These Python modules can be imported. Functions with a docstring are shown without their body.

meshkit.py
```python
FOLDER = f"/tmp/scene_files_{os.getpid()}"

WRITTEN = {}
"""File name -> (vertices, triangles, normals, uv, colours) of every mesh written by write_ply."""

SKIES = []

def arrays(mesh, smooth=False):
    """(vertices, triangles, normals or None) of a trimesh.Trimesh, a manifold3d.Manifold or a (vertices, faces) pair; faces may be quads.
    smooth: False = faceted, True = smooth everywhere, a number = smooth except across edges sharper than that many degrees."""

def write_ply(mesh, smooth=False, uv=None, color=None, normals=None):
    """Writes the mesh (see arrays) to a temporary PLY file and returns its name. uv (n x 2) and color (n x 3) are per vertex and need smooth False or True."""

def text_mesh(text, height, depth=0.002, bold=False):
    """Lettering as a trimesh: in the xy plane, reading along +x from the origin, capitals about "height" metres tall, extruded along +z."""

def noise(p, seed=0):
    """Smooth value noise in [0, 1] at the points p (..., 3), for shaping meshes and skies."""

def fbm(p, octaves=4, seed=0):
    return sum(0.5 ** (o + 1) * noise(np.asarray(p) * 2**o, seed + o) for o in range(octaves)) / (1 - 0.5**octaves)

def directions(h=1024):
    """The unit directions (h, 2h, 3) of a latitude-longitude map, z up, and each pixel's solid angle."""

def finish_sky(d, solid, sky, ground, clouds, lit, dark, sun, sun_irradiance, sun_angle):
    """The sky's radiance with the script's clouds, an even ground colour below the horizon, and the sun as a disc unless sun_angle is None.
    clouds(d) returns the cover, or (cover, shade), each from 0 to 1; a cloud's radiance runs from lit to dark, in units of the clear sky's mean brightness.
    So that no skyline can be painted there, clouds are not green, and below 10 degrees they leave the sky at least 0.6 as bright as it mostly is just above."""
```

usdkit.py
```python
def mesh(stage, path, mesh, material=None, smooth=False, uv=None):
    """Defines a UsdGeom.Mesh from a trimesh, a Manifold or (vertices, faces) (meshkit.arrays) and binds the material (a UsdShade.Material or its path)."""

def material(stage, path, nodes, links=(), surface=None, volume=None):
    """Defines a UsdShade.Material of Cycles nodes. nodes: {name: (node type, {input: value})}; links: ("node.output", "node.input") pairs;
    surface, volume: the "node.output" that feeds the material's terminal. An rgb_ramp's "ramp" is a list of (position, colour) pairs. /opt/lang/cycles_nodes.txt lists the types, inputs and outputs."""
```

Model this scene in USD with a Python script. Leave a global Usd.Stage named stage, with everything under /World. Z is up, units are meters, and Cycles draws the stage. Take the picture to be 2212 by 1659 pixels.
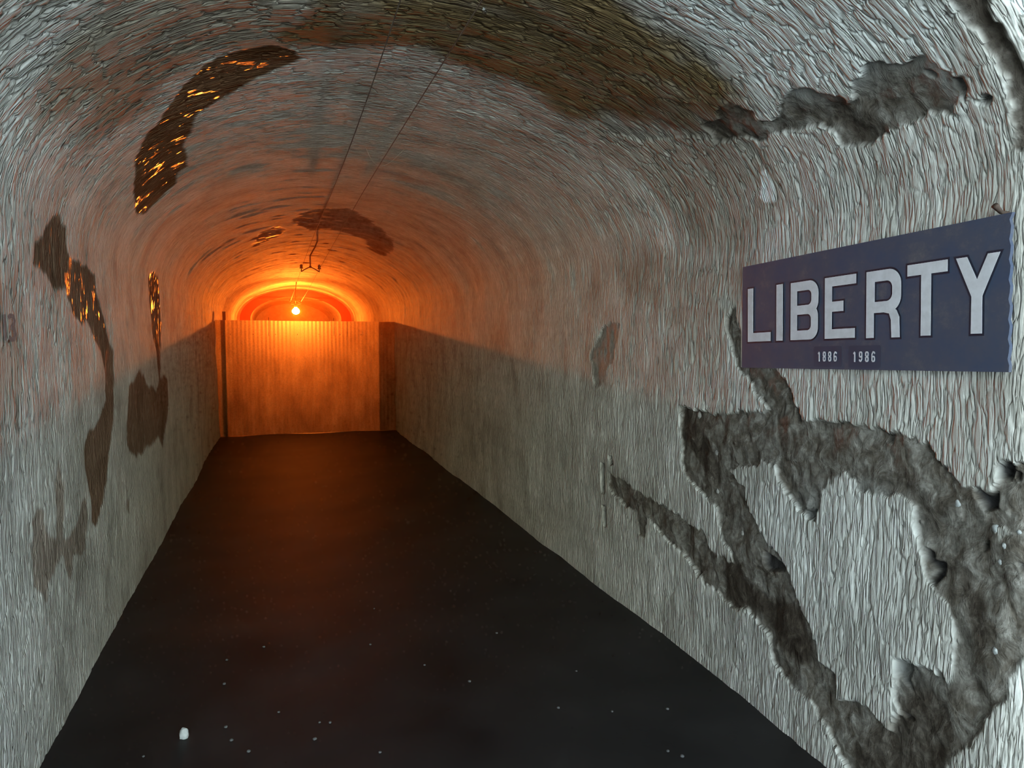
import math, numpy as np, trimesh, shapely, usdkit, meshkit
from shapely.geometry import Polygon, LineString, Point, box as sbox
from shapely.ops import unary_union
from pxr import Usd, UsdGeom, UsdLux, UsdShade, Sdf, Gf, Vt

# ------------------------------------------------------------------ stage, camera, light, exposure
stage = Usd.Stage.CreateInMemory()
UsdGeom.SetStageUpAxis(stage, 'Z')
UsdGeom.SetStageMetersPerUnit(stage, 1.0)
UsdGeom.Xform.Define(stage, '/World')
UsdGeom.Scope.Define(stage, '/World/Looks')
H = 1.6                                     # eye height: every length of the tunnel was measured in it
YAW, PITCH = math.radians(17.774), math.radians(3.737)
cam = UsdGeom.Camera.Define(stage, '/World/camera')
fw = np.array([math.sin(YAW) * math.cos(PITCH), math.cos(YAW) * math.cos(PITCH), -math.sin(PITCH)])
rt = np.array([math.cos(YAW), -math.sin(YAW), 0.0])
up = np.cross(rt, fw)
m = np.eye(4); m[0, :3], m[1, :3], m[2, :3], m[3, :3] = rt, up, -fw, (0, 0, H)
cam.AddTransformOp().Set(Gf.Matrix4d(*m.ravel().tolist()))
cam.CreateHorizontalApertureAttr(36.0)
cam.CreateVerticalApertureAttr(27.0)
cam.CreateFocalLengthAttr(36.0 * 1600 / 2212)
cam.CreateClippingRangeAttr(Gf.Vec2f(0.05, 200))
cam.CreateExposureAttr(0.0)
SKY = 4.3
sky = UsdLux.DomeLight.Define(stage, '/World/sky')     # overcast daylight at the open mouth, behind the camera
sky.CreateColorAttr(Gf.Vec3f(0.80, 0.985, 1.05)); sky.CreateIntensityAttr(SKY)
LAMP = (1.0, 0.235, 0.040)                   # colour of the dim lamp at the far end
LAMP_STRENGTH = 1500.0                       # the bulb itself
BEAM, BEAM_ANGLE = 62000.0, 23.5               # what its reflector throws along the tunnel, towards the mouth
HAZE_SCATTER, HAZE_SOAK, HAZE_G = (.0070, .0026, .0009), (.004, .026, .075), 0.72   # per metre: brownish smoke

# ------------------------------------------------------------------ naming and building helpers
def numbered(path):
    if not stage.GetPrimAtPath(path): return path
    n = 1
    while stage.GetPrimAtPath(f'{path}_{n:03d}'): n += 1
    return f'{path}_{n:03d}'
def pth(parent, name): return numbered(('/World' if parent is None else str(parent.GetPath())) + '/' + name)
def tag(p, label=None, cat=None, group=None, kind=None):
    for k, v in (('label', label), ('category', cat), ('group', group), ('kind', kind)):
        if v: p.SetCustomDataByKey(k, v)
    return p
def obj(name, mesh, mat, parent=None, smooth=False):
    return usdkit.mesh(stage, pth(parent, name), mesh, mat, smooth).GetPrim()
def thing(name, label, cat, loc=(0, 0, 0), group=None):
    x = UsdGeom.Xform.Define(stage, pth(None, name)); x.AddTranslateOp().Set(Gf.Vec3d(*map(float, loc)))
    return tag(x.GetPrim(), label, cat, group)
def bx(size, c=(0, 0, 0)):
    b = trimesh.creation.box(size); b.apply_translation(c); return b
def tube(pts, r, n=8, closed_ends=True):
    pts = np.asarray(pts, float); rr = np.broadcast_to(r, len(pts))
    V, Fc = [], []
    tg = np.gradient(pts, axis=0); tg /= np.linalg.norm(tg, axis=1, keepdims=True)
    u = np.cross(tg[0], [0.3, 0.1, 0.9]); 
    if np.linalg.norm(u) < 1e-3: u = np.cross(tg[0], [1, 0, 0])
    for i, (p, t_) in enumerate(zip(pts, tg)):
        u = u - t_ * (u @ t_); u /= np.linalg.norm(u); w = np.cross(t_, u)
        a = np.arange(n) * 2 * np.pi / n
        V.append(p + rr[i] * (np.cos(a)[:, None] * u + np.sin(a)[:, None] * w))
    k = len(pts)
    for i in range(k - 1):
        for j in range(n):
            a, b = i * n + j, i * n + (j + 1) % n
            Fc += [(a, b, b + n), (a, b + n, a + n)]
    V = np.vstack(V)
    if closed_ends:
        V = np.vstack([V, pts[0], pts[-1]])
        for j in range(n):
            Fc += [(k * n, (j + 1) % n, j), (k * n + 1, (k - 1) * n + j, (k - 1) * n + (j + 1) % n)]
    return trimesh.Trimesh(V, Fc, process=False)
def lathe(prof, n=24):
    return trimesh.creation.revolve(np.array(prof, float), sections=n)
def extrude(poly, depth):
    return trimesh.util.concatenate([trimesh.creation.extrude_polygon(g, depth, engine='earcut') for g in getattr(poly, 'geoms', [poly])])
def upright(mesh, y0):                      # drawn in (x, z), thickness along +y from y0
    mm = np.array([[1, 0, 0, 0], [0, 0, -1, 0], [0, 1, 0, 0], [0, 0, 0, 1.0]])
    t = mesh.copy(); t.apply_transform(mm); t.apply_translation([0, y0 - t.bounds[0, 1], 0]); return t
def rock(r, seed, sub=2, squash=(1, 1, .7)):
    s = trimesh.creation.icosphere(sub, 1.0); v = s.vertices.copy()
    v *= (0.65 + 0.7 * meshkit.fbm(v * 1.3 + seed * 7.1, 3, seed))[:, None]
    s.vertices = v * r * np.array(squash); return s

# ------------------------------------------------------------------ materials
def mat(name, nodes, links, surface='p.BSDF', volume=None):
    return usdkit.material(stage, '/World/Looks/' + name, nodes, links, surface, volume)
def simple(name, color, rough=.6, metal=0., spec=.5, noise=0., scale=30., bump=0., emis=None):
    n = {'p': ('principled_bsdf', dict(base_color=color, roughness=rough, metallic=metal, specular_ior_level=spec))}
    l = []
    if noise or bump:
        n['tc'] = ('texture_coordinate', {}); n['n'] = ('noise_texture', dict(scale=scale, detail=5, roughness=.6)); l += [('tc.object', 'n.vector')]
    if noise:
        c = np.array(color); n['r'] = ('rgb_ramp', dict(ramp=[(.3, tuple(c * (1 - noise))), (.7, tuple(np.minimum(c * (1 + noise), 1)))]))
        l += [('n.fac', 'r.fac'), ('r.color', 'p.base_color')]
    if bump:
        n['b'] = ('bump', dict(strength=1, distance=bump)); l += [('n.fac', 'b.height'), ('b.normal', 'p.normal')]
    if emis:
        n['p'][1].update(emission_color=emis[0], emission_strength=emis[1])
    return mat(name, n, l)

def masonry():
    """Limewashed plaster, bared stone, damp and wet: the meshes' primvars say where each lies; everything else is grain and relief."""
    n, l = {}, []
    def N(k, kind, **kw): n[k] = (kind, kw)
    def L(*ab): l.extend(ab)
    for a in ('bare', 'wet', 'stain', 'hole', 'damp', 'white', 'rib'): N(a, 'attribute', attribute=a)
    N('surf', 'attribute', attribute='surf')
    N('m1', 'mapping', mapping_type='point', scale=(6.5, 44, 1)); N('n1', 'noise_texture', scale=1.0, detail=2, roughness=.55, distortion=.15)
    N('m2', 'mapping', mapping_type='point', scale=(34, 150, 1)); N('n2', 'noise_texture', scale=1.0, detail=2, roughness=.6)
    N('m3', 'mapping', mapping_type='point', scale=(60, 60, 60)); N('n3', 'noise_texture', scale=1.0, detail=3, roughness=.65)
    N('m4', 'mapping', mapping_type='point', scale=(2.2, 3.0, 1)); N('n4', 'noise_texture', scale=1.0, detail=3, roughness=.6)
    N('m5', 'mapping', mapping_type='point', scale=(14, 16, 1)); N('n5', 'noise_texture', scale=1.0, detail=4, roughness=.65, distortion=.8)
    for k in '12345': L(('surf.vector', f'm{k}.vector'), (f'm{k}.vector', f'n{k}.vector'))
    # plaster colour: limewash, streaked and grimy
    N('c1', 'rgb_ramp', ramp=[(.25, (.31, .295, .265)), (.48, (.51, .50, .47)), (.72, (.63, .62, .595))]); L(('n4.fac', 'c1.fac'))
    N('g1', 'rgb_ramp', ramp=[(.40, (.80, .79, .77)), (.49, (.45, .43, .40)), (.51, (.45, .43, .40)), (.60, (1, 1, 1))]); L(('n1.fac', 'g1.fac'))
    N('mg', 'mix', mix_type='multiply', fac=.55); L(('c1.color', 'mg.color1'), ('g1.color', 'mg.color2'))
    N('g2', 'rgb_ramp', ramp=[(.3, (.72, .71, .69)), (.55, (1, 1, 1))]); L(('n2.fac', 'g2.fac'))
    N('mg2', 'mix', mix_type='multiply', fac=.6); L(('mg.color', 'mg2.color1'), ('g2.color', 'mg2.color2'))
    # bared stone and mortar
    N('c2', 'rgb_ramp', ramp=[(.25, (.042, .032, .024)), (.42, (.095, .081, .066)), (.55, (.145, .132, .116)), (.66, (.21, .197, .178)), (.8, (.27, .255, .235))]); L(('n5.fac', 'c2.fac'))
    N('g3', 'rgb_ramp', ramp=[(.35, (.70, .68, .66)), (.6, (1.1, 1.1, 1.1))]); L(('n3.fac', 'g3.fac'))
    N('mg3', 'mix', mix_type='multiply', fac=1.0); L(('c2.color', 'mg3.color1'), ('g3.color', 'mg3.color2'))
    N('mb', 'mix', mix_type='mix'); L(('bare.fac', 'mb.fac'), ('mg2.color', 'mb.color1'), ('mg3.color', 'mb.color2'))
    # damp stone, stains, running wet
    N('md', 'mix', mix_type='multiply', color2=(.36, .31, .27)); L(('damp.fac', 'md.fac'), ('mb.color', 'md.color1'))
    N('ms', 'mix', mix_type='multiply', color2=(.29, .20, .09)); L(('stain.fac', 'ms.fac'), ('md.color', 'ms.color1'))
    N('mw', 'mix', mix_type='multiply', color2=(.33, .185, .11)); L(('wet.fac', 'mw.fac'), ('ms.color', 'mw.color1'))
    N('mh', 'mix', mix_type='mix', color2=(.016, .015, .016)); L(('hole.fac', 'mh.fac'), ('mw.color', 'mh.color1'))
    N('mv', 'mix', mix_type='mix', color2=(.62, .66, .66)); L(('white.fac', 'mv.fac'), ('mh.color', 'mv.color1'))
    N('p', 'principled_bsdf', roughness=.8, specular_ior_level=.35); L(('mv.color', 'p.base_color'))
    N('rr', 'map_range', from_min=0., from_max=1., to_min=.78, to_max=.2); L(('wet.fac', 'rr.value'), ('rr.result', 'p.roughness'))
    N('m6', 'mapping', mapping_type='point', scale=(8, 34, 1)); N('n6', 'noise_texture', scale=1.0, detail=2, roughness=.5, distortion=.3); L(('surf.vector', 'm6.vector'), ('m6.vector', 'n6.vector'))
    N('m7', 'mapping', mapping_type='point', scale=(5, 9, 1)); N('n7', 'noise_texture', scale=1.0, detail=2, roughness=.6, distortion=.5); L(('surf.vector', 'm7.vector'), ('m7.vector', 'n7.vector'))
    N('gl6', 'map_range', from_min=.66, from_max=.72, to_min=.0, to_max=.06, clamp=True); L(('n6.fac', 'gl6.value'))
    N('gl7', 'map_range', from_min=.605, from_max=.67, to_min=.0, to_max=.03, clamp=True); L(('n7.fac', 'gl7.value'))
    N('glint', 'math', math_type='maximum'); L(('gl6.result', 'glint.value1'), ('gl7.result', 'glint.value2'))
    N('sp', 'mix_float', a=.25); N('w3', 'math', math_type='multiply', value2=3.0, use_clamp=True); L(('wet.fac', 'w3.value1'), ('w3.value', 'sp.fac'), ('glint.value', 'sp.b'), ('sp.result', 'p.specular_ior_level'))
    # relief: plates between vertical grooves, fine grain
    N('h1', 'rgb_ramp', ramp=[(.38, (1, 1, 1)), (.47, (.45, .45, .45)), (.5, (0, 0, 0)), (.53, (.45, .45, .45)), (.62, (1, 1, 1))]); L(('n1.fac', 'h1.fac'))
    N('hb1', 'rgb_to_bw'); L(('h1.color', 'hb1.color'))
    N('inv', 'math', math_type='subtract', value1=1.0); L(('bare.fac', 'inv.value2'))
    N('k1', 'math', math_type='multiply'); L(('hb1.val', 'k1.value1'), ('inv.value', 'k1.value2'))
    N('k2', 'math', math_type='multiply_add', value2=.28); L(('n2.fac', 'k2.value1'), ('k1.value', 'k2.value3'))
    N('k3', 'math', math_type='multiply_add', value2=.25); L(('n3.fac', 'k3.value1'), ('k2.value', 'k3.value3'))
    N('k5', 'math', math_type='multiply'); L(('n5.fac', 'k5.value1'), ('bare.fac', 'k5.value2'))
    N('k6', 'math', math_type='multiply_add', value2=2.2); L(('k5.value', 'k6.value1'), ('k3.value', 'k6.value3'))
    N('b', 'bump', strength=1.0, distance=.0042); L(('k6.value', 'b.height'), ('b.normal', 'p.normal'))
    return mat('limewashed_plaster', n, l)

# ------------------------------------------------------------------ the tunnel's surface: s runs up the right wall, over the vault, down the left wall; t runs into the tunnel
XC, HW, SPRING, RISE = .338 * H, .876 * H, 1.24 * H, .51 * H
_q = np.linspace(0, np.pi, 2001)
_al = np.r_[0, np.cumsum(np.hypot(np.diff(XC + HW * np.cos(_q)), np.diff(SPRING + RISE * np.sin(_q))))]
LC = _al[-1]; STOT = 2 * SPRING + LC
Y0, RR = .98 * H, .2                        # the mouth, and the radius of its rounded edge
Y_FACE = 11.9 * H
def profile(s):
    qq = np.interp(s - SPRING, _al, _q)
    lo, hi = s < SPRING, s > SPRING + LC
    x = np.where(lo, XC + HW, np.where(hi, XC - HW, XC + HW * np.cos(qq)))
    z = np.where(lo, s, np.where(hi, STOT - s, SPRING + RISE * np.sin(qq)))
    nx = np.where(lo, 1, np.where(hi, -1, np.cos(qq) / HW)); nz = np.where(lo | hi, 0, np.sin(qq) / RISE)
    n = np.hypot(nx, nz); return x, z, nx / n, nz / n
def surf(s, t, d=0.0):                      # d: how far the surface stands proud, into the tunnel
    x, z, nx, nz = profile(s)
    p = np.clip(-t / RR, 0, np.pi / 2); ex = np.maximum(-t - RR * np.pi / 2, 0)
    e = np.where(t >= 0, 0, RR * (1 - np.cos(p)) + ex)
    y = np.where(t >= 0, Y0 + t, Y0 - RR * np.sin(p))
    c, si = np.cos(p), np.sin(p)
    return np.stack([x + nx * (e - d * c), y - d * si, z + nz * (e - d * c)], -1)

# outlines of fallen plaster, wet, damp and stains, in metres (s, t) on that surface
PATCHES = [
    ('bare', 1, [(1.244, 1.689), (1.242, 1.602), (1.241, 1.494), (1.253, 1.289), (1.27, 1.113), (1.275, 0.978), (1.294, 0.957), (1.33, 1.023), (1.367, 1.093), (1.411, 1.153), (1.447, 1.212), (1.499, 1.254), (1.559, 1.284), (1.62, 1.311), (1.673, 1.325), (1.733, 1.284), (1.743, 1.275), (1.743, 1.257), (1.651, 1.229), (1.549, 1.182), (1.473, 1.083), (1.457, 1.008), (1.421, 0.93), (1.351, 0.865), (1.318, 0.846), (1.275, 0.814), (1.28, 0.702), (1.285, 0.606), (1.276, 0.507), (1.268, 0.393), (1.264, 0.297), (1.252, 0.256), (1.227, 0.218), (1.198, 0.196), (1.18, 0.177), (1.168, 0.128), (1.167, 0.082), (1.149, 0.069), (1.161, 0.038), (1.188, 0.023), (1.227, 0.024), (1.245, -0.021), (1.259, -0.048), (1.272, -0.077), (1.305, -0.188), (1.311, -0.309), (0.881, -0.342), (0.82, -0.207), (0.714, -0.097), (0.643, -0.065), (0.536, -0.033), (0.418, 0.033), (0.342, 0.093), (0.274, 0.114), (0.102, 0.148), (0, 0.285), (0, 0.453), (0.054, 0.556), (0.131, 0.631), (0.189, 0.715), (0.212, 0.858), (0.247, 0.941), (0.345, 1.002), (0.381, 1.083), (0.406, 1.16), (0.367, 1.235), (0.357, 1.26), (0.399, 1.398), (0.441, 1.557), (0.49, 1.649), (0.523, 1.782), (0.563, 1.91), (0.604, 2.04), (0.481, 2.075), (0.483, 2.136), (0.618, 2.139), (0.611, 2.305), (0.664, 2.489), (0.792, 2.537), (0.767, 2.491), (0.744, 2.334), (0.714, 2.181), (0.703, 1.966), (0.693, 1.797), (0.674, 1.633), (0.651, 1.494), (0.605, 1.447), (0.577, 1.373), (0.578, 1.279), (0.577, 1.241), (0.617, 1.254), (0.679, 1.32), (0.735, 1.353), (0.807, 1.38), (0.843, 1.482), (0.883, 1.576), (0.915, 1.68), (1.085, 1.692)]),  # bare_right
    ('bare', -1, [(0.995, 1.266), (1.027, 1.129), (1.071, 1.017), (1.068, 0.972), (0.994, 0.915), (0.936, 0.831), (0.897, 0.771), (0.899, 0.732), (0.986, 0.699), (1.065, 0.648), (1.1, 0.598), (1.092, 0.54), (1.065, 0.522), (1.059, 0.406), (1.076, 0.328), (1.049, 0.294), (0.993, 0.291), (0.944, 0.268), (0.905, 0.248), (0.869, 0.24), (0.846, 0.225), (0.814, 0.204), (0.798, 0.198), (0.78, 0.141), (0.721, 0.126), (0.627, 0.122), (0.549, 0.118), (0.525, 0.134), (0.543, 0.159), (0.504, 0.166), (0.52, 0.192), (0.555, 0.226), (0.538, 0.291), (0.516, 0.327), (0.471, 0.339), (0.398, 0.321), (0.363, 0.3), (0.305, 0.318), (0.27, 0.351), (0.272, 0.396), (0.291, 0.444), (0.282, 0.524), (0.273, 0.583), (0.352, 0.603), (0.37, 0.684), (0.432, 0.698), (0.473, 0.727), (0.531, 0.786), (0.59, 0.819), (0.631, 0.858), (0.657, 0.903), (0.704, 0.957), (0.739, 1.037), (0.784, 1.062), (0.819, 1.098), (0.889, 1.15), (0.945, 1.164)]),  # island
    ('bare', -0.8, [(1.059, 0.039), (1.087, 0), (1.07, -0.02), (1.06, -0.039), (1.044, -0.065), (1.012, -0.021), (0.978, -0), (1.004, 0.016), (1.019, 0.042)]),  # isl2
    ('bare', 1, [(2.44, 0.38), (2.467, 0.3), (2.473, 0.27), (2.445, 0.25), (2.42, 0.219), (2.428, 0.16), (2.44, 0.128), (2.388, 0.113), (2.363, 0.084), (2.338, 0.057), (2.301, 0.063), (2.272, 0.093), (2.243, 0.126), (2.245, 0.174), (2.263, 0.258), (2.26, 0.326), (2.25, 0.39), (2.234, 0.442), (2.246, 0.513), (2.267, 0.57), (2.297, 0.534), (2.351, 0.6), (2.379, 0.747), (2.391, 0.844), (2.36, 0.921), (2.417, 0.966), (2.431, 1.037), (2.443, 1.145), (2.48, 1.119), (2.533, 1.135), (2.541, 1.035), (2.597, 0.967), (2.565, 0.867), (2.501, 0.817), (2.468, 0.838), (2.434, 0.746), (2.487, 0.675), (2.516, 0.604), (2.49, 0.543), (2.458, 0.489), (2.418, 0.472), (2.387, 0.456), (2.392, 0.424)]),  # bare_vault
    ('bare', 0.3, [(2.886, 1.539), (2.825, 1.315), (2.709, 1.125), (2.597, 0.967), (2.48, 1.119), (2.531, 1.303), (2.615, 1.566), (2.736, 1.667)]),  # rub
    ('bare', 1, [(2.619, -0.057), (2.539, -0.012), (2.51, -0.026), (2.46, -0.025), (2.418, -0.031), (2.38, -0.033), (2.352, -0.049), (2.312, -0.044), (2.286, -0.053), (2.253, -0.039), (2.224, -0.05), (2.184, -0.035), (2.134, -0.04), (2.114, -0.028), (2.097, -0.081), (2.178, -0.107), (2.259, -0.106), (2.319, -0.104), (2.37, -0.095), (2.439, -0.098), (2.499, -0.098), (2.568, -0.109)]),  # arris
    ('bare', 0.6, [(1.685, 2.556), (1.662, 2.416), (1.583, 2.437), (1.523, 2.483), (1.461, 2.493), (1.429, 2.55), (1.356, 2.596), (1.275, 2.721), (1.337, 2.772), (1.475, 2.814), (1.572, 2.738), (1.644, 2.676)]),  # pW5
    ('hole', 1, [(0.803, 2.628), (0.81, 2.589), (0.626, 2.587), (0.619, 2.622)]),  # crk1
    ('hole', 1, [(0.533, 2.611), (0.541, 2.573), (0.419, 2.575), (0.413, 2.599)]),  # crk2
    ('hole', 0.8, [(0.867, 2.526), (0.869, 2.486), (0.821, 2.467), (0.815, 2.503)]),  # crk3
    ('hole', 1, [(1.227, 0.021), (1.242, -0.001), (1.244, -0.028), (1.202, -0.022), (1.19, -0.014), (1.189, 0.018)]),  # h1
    ('hole', 1, [(1.146, 0.087), (1.155, 0.068), (1.132, 0.052), (1.149, 0.021), (1.1, 0.018), (1.086, 0.057), (1.11, 0.066)]),  # h2
    ('hole', 1, [(0.92, 0.255), (0.911, 0.228), (0.885, 0.224), (0.892, 0.182), (0.855, 0.18), (0.813, 0.21), (0.816, 0.231), (0.861, 0.207), (0.88, 0.24)]),  # h3
    ('hole', 1, [(1.218, -0.031), (1.214, -0.052), (1.194, -0.049), (1.2, -0.037)]),  # h4
    ('hole', 1, [(0.986, 0.057), (1.001, 0.036), (0.981, 0.033), (0.966, 0.057)]),  # h5
    ('hole', 0.9, [(0.695, 1.037), (0.682, 0.957), (0.668, 0.898), (0.644, 0.912), (0.619, 1), (0.638, 1.033)]),  # h6
    ('hole', 0.7, [(0.958, -0.063), (0.96, -0.089), (0.936, -0.085), (0.942, -0.072)]),  # h7
    ('hole', 0.6, [(0.525, 0.324), (0.538, 0.278), (0.472, 0.296), (0.429, 0.267), (0.448, 0.288), (0.474, 0.332)]),  # h8
    ('hole', 0.8, [(0.354, 0.304), (0.351, 0.264), (0.342, 0.27), (0.339, 0.297)]),  # h9
    ('hole', 0.8, [(2.34, 0.09), (2.33, 0.07), (2.292, 0.077), (2.272, 0.088), (2.297, 0.09), (2.312, 0.099)]),  # h10
    ('hole', 0.9, [(2.251, 0.042), (2.264, 0.022), (2.256, 0.011), (2.246, 0.021)]),  # h11
    ('hole', 0.6, [(2.39, 0.165), (2.38, 0.14), (2.364, 0.132), (2.361, 0.146)]),  # h12
    ('hole', 0.7, [(0.921, 0.783), (0.938, 0.735), (0.897, 0.741), (0.897, 0.771)]),  # h13
    ('hole', 0.7, [(1.313, 0.857), (1.316, 0.831), (1.266, 0.834), (1.271, 0.846)]),  # h14
    ('hole', 0.6, [(1.192, 0.196), (1.197, 0.177), (1.177, 0.18), (1.178, 0.195)]),  # h15
    ('hole', 0.5, [(1.265, 0.408), (1.268, 0.382), (1.241, 0.384), (1.245, 0.404)]),  # h16
    ('damp', 1, [(0.581, 1.333), (0.591, 1.215), (0.531, 1.161), (0.504, 0.996), (0.531, 0.857), (0.522, 0.786), (0.478, 0.756), (0.512, 0.786), (0.446, 0.744), (0.381, 0.723), (0.335, 0.75), (0.32, 0.817), (0.333, 0.924), (0.366, 1.002), (0.411, 1.062), (0.406, 1.158), (0.368, 1.231), (0.386, 1.326), (0.442, 1.349)]),  # damp_low
    ('damp', 0.9, [(1.243, 1.687), (1.236, 1.632), (1.177, 1.567), (1.121, 1.418), (1.003, 1.36), (0.919, 1.385), (0.949, 1.487), (1.033, 1.578), (1.087, 1.668)]),  # damp_notch
    ('damp', 0.6, [(1.174, 0.333), (1.138, 0.291), (1.07, 0.248), (1.047, 0.208), (1.011, 0.219), (0.954, 0.23), (0.982, 0.27), (1.051, 0.286), (1.109, 0.33)]),  # damp_str
    ('damp', 0.8, [(0.888, 0.178), (0.897, 0.106), (0.85, 0.069), (0.776, 0.04), (0.74, 0.015), (0.644, 0.034), (0.656, 0.069), (0.728, 0.086), (0.772, 0.114), (0.862, 0.132)]),  # damp_rb
    ('damp', 0.7, [(0.501, 0.295), (0.496, 0.21), (0.451, 0.15), (0.357, 0.118), (0.279, 0.105), (0, 0.501), (0.129, 0.495), (0.267, 0.411), (0.333, 0.326)]),  # damp_bot
    ('damp', 0.9, [(2.428, 0.524), (2.41, 0.477), (2.348, 0.483), (2.319, 0.444), (2.237, 0.45), (2.247, 0.52), (2.302, 0.5), (2.368, 0.548)]),  # damp_v
    ('wet', 1, [(5.196, 3.34), (5.07, 2.787), (4.968, 2.426), (4.896, 2.264), (4.812, 2.181), (4.764, 2.044), (4.691, 1.926), (4.626, 1.797), (4.565, 1.716), (4.483, 1.662), (4.392, 1.63), (4.283, 1.614), (4.182, 1.683), (4.164, 1.797), (4.242, 1.894), (4.367, 1.992), (4.452, 2.098), (4.547, 2.192), (4.649, 2.328), (4.683, 2.487), (4.746, 2.692), (4.788, 3.153), (4.854, 3.17), (4.907, 3.366), (5.01, 3.411), (5.142, 3.47)]),  # wet_v
    ('wet', 0.9, [(5.562, 1.618), (5.519, 1.723), (5.449, 1.859), (5.4, 1.959), (5.435, 2.006), (5.445, 2.094), (5.517, 2.1), (5.568, 2.163), (5.574, 2.461), (5.598, 2.722), (5.682, 2.739), (5.808, 2.883), (5.915, 2.934), (6.006, 3.064), (6.162, 3.062), (6.317, 3.015), (6.457, 2.913), (6.54, 2.835), (6.663, 2.775), (6.773, 2.661), (6.853, 2.516), (6.819, 2.434), (6.733, 2.42), (6.624, 2.35), (6.51, 2.294), (6.42, 2.307), (6.366, 2.397), (6.359, 2.571), (6.315, 2.7), (6.253, 2.841), (6.12, 2.865), (6, 2.782), (5.94, 2.636), (5.857, 2.53), (5.85, 2.366), (5.814, 2.171), (5.747, 2.065), (5.712, 2.029), (5.731, 1.883), (5.683, 1.775), (5.664, 1.636), (5.658, 1.588)]),  # w2
    ('wet', 0.9, [(5.483, 4.486), (5.423, 4.702), (5.447, 4.952), (5.598, 5.048), (5.821, 5.158), (6.049, 5.032), (6.249, 4.943), (6.276, 5.442), (6.423, 5.462), (6.595, 5.242), (6.724, 4.96), (6.807, 4.818), (6.686, 4.665), (6.7, 4.45), (6.68, 4.021), (6.687, 3.687), (6.576, 3.422), (6.438, 3.405), (6.222, 3.487), (6.18, 3.682), (6.155, 3.896), (6.201, 4.056), (6.269, 4.22), (6.315, 4.601), (6.264, 4.829), (6.043, 4.776), (5.871, 4.582), (5.664, 4.531)]),  # w3
    ('wet', 0.6, [(6.401, 1.847), (6.45, 1.876), (6.54, 1.911), (6.678, 1.901), (6.743, 1.881), (6.775, 1.982), (6.732, 2.128), (6.649, 2.216), (6.66, 2.324), (6.768, 2.332), (6.894, 2.257), (6.904, 2.177), (6.858, 2.038), (6.963, 1.977), (6.907, 1.917), (6.816, 1.847), (6.858, 1.723), (6.878, 1.645), (6.938, 1.628), (6.937, 1.593), (6.886, 1.57), (6.823, 1.478), (6.709, 1.477), (6.642, 1.496), (6.591, 1.494), (6.558, 1.581), (6.591, 1.629), (6.659, 1.641), (6.698, 1.688), (6.717, 1.779), (6.645, 1.812), (6.519, 1.809)]),  # w4
    ('wet', 0.6, [(6.9, 3.322), (6.911, 3.392), (6.984, 3.394), (6.99, 3.347), (6.955, 3.307)]),  # w5
    ('wet', 0.62, [(4.119, 6.435), (4.044, 5.976), (3.915, 5.778), (3.741, 5.72), (3.592, 5.716), (3.47, 5.954), (3.183, 6.448), (3.003, 6.912), (2.871, 7.474), (2.904, 8.381), (3.111, 8.16), (3.273, 7.473), (3.4, 7.337), (3.568, 7.093), (3.741, 7.15), (3.879, 7.223), (4.003, 6.876), (4.059, 6.751)]),  # w6
    ('wet', 0.55, [(4.515, 7.252), (4.393, 6.762), (4.233, 6.603), (4.135, 7.044), (4.229, 7.441), (4.361, 7.774), (4.501, 7.903)]),  # w7
    ('wet', 0.6, [(6.132, 1.359), (6.127, 1.374), (6.201, 1.38), (6.234, 1.369), (6.216, 1.353)]),  # w8
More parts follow.
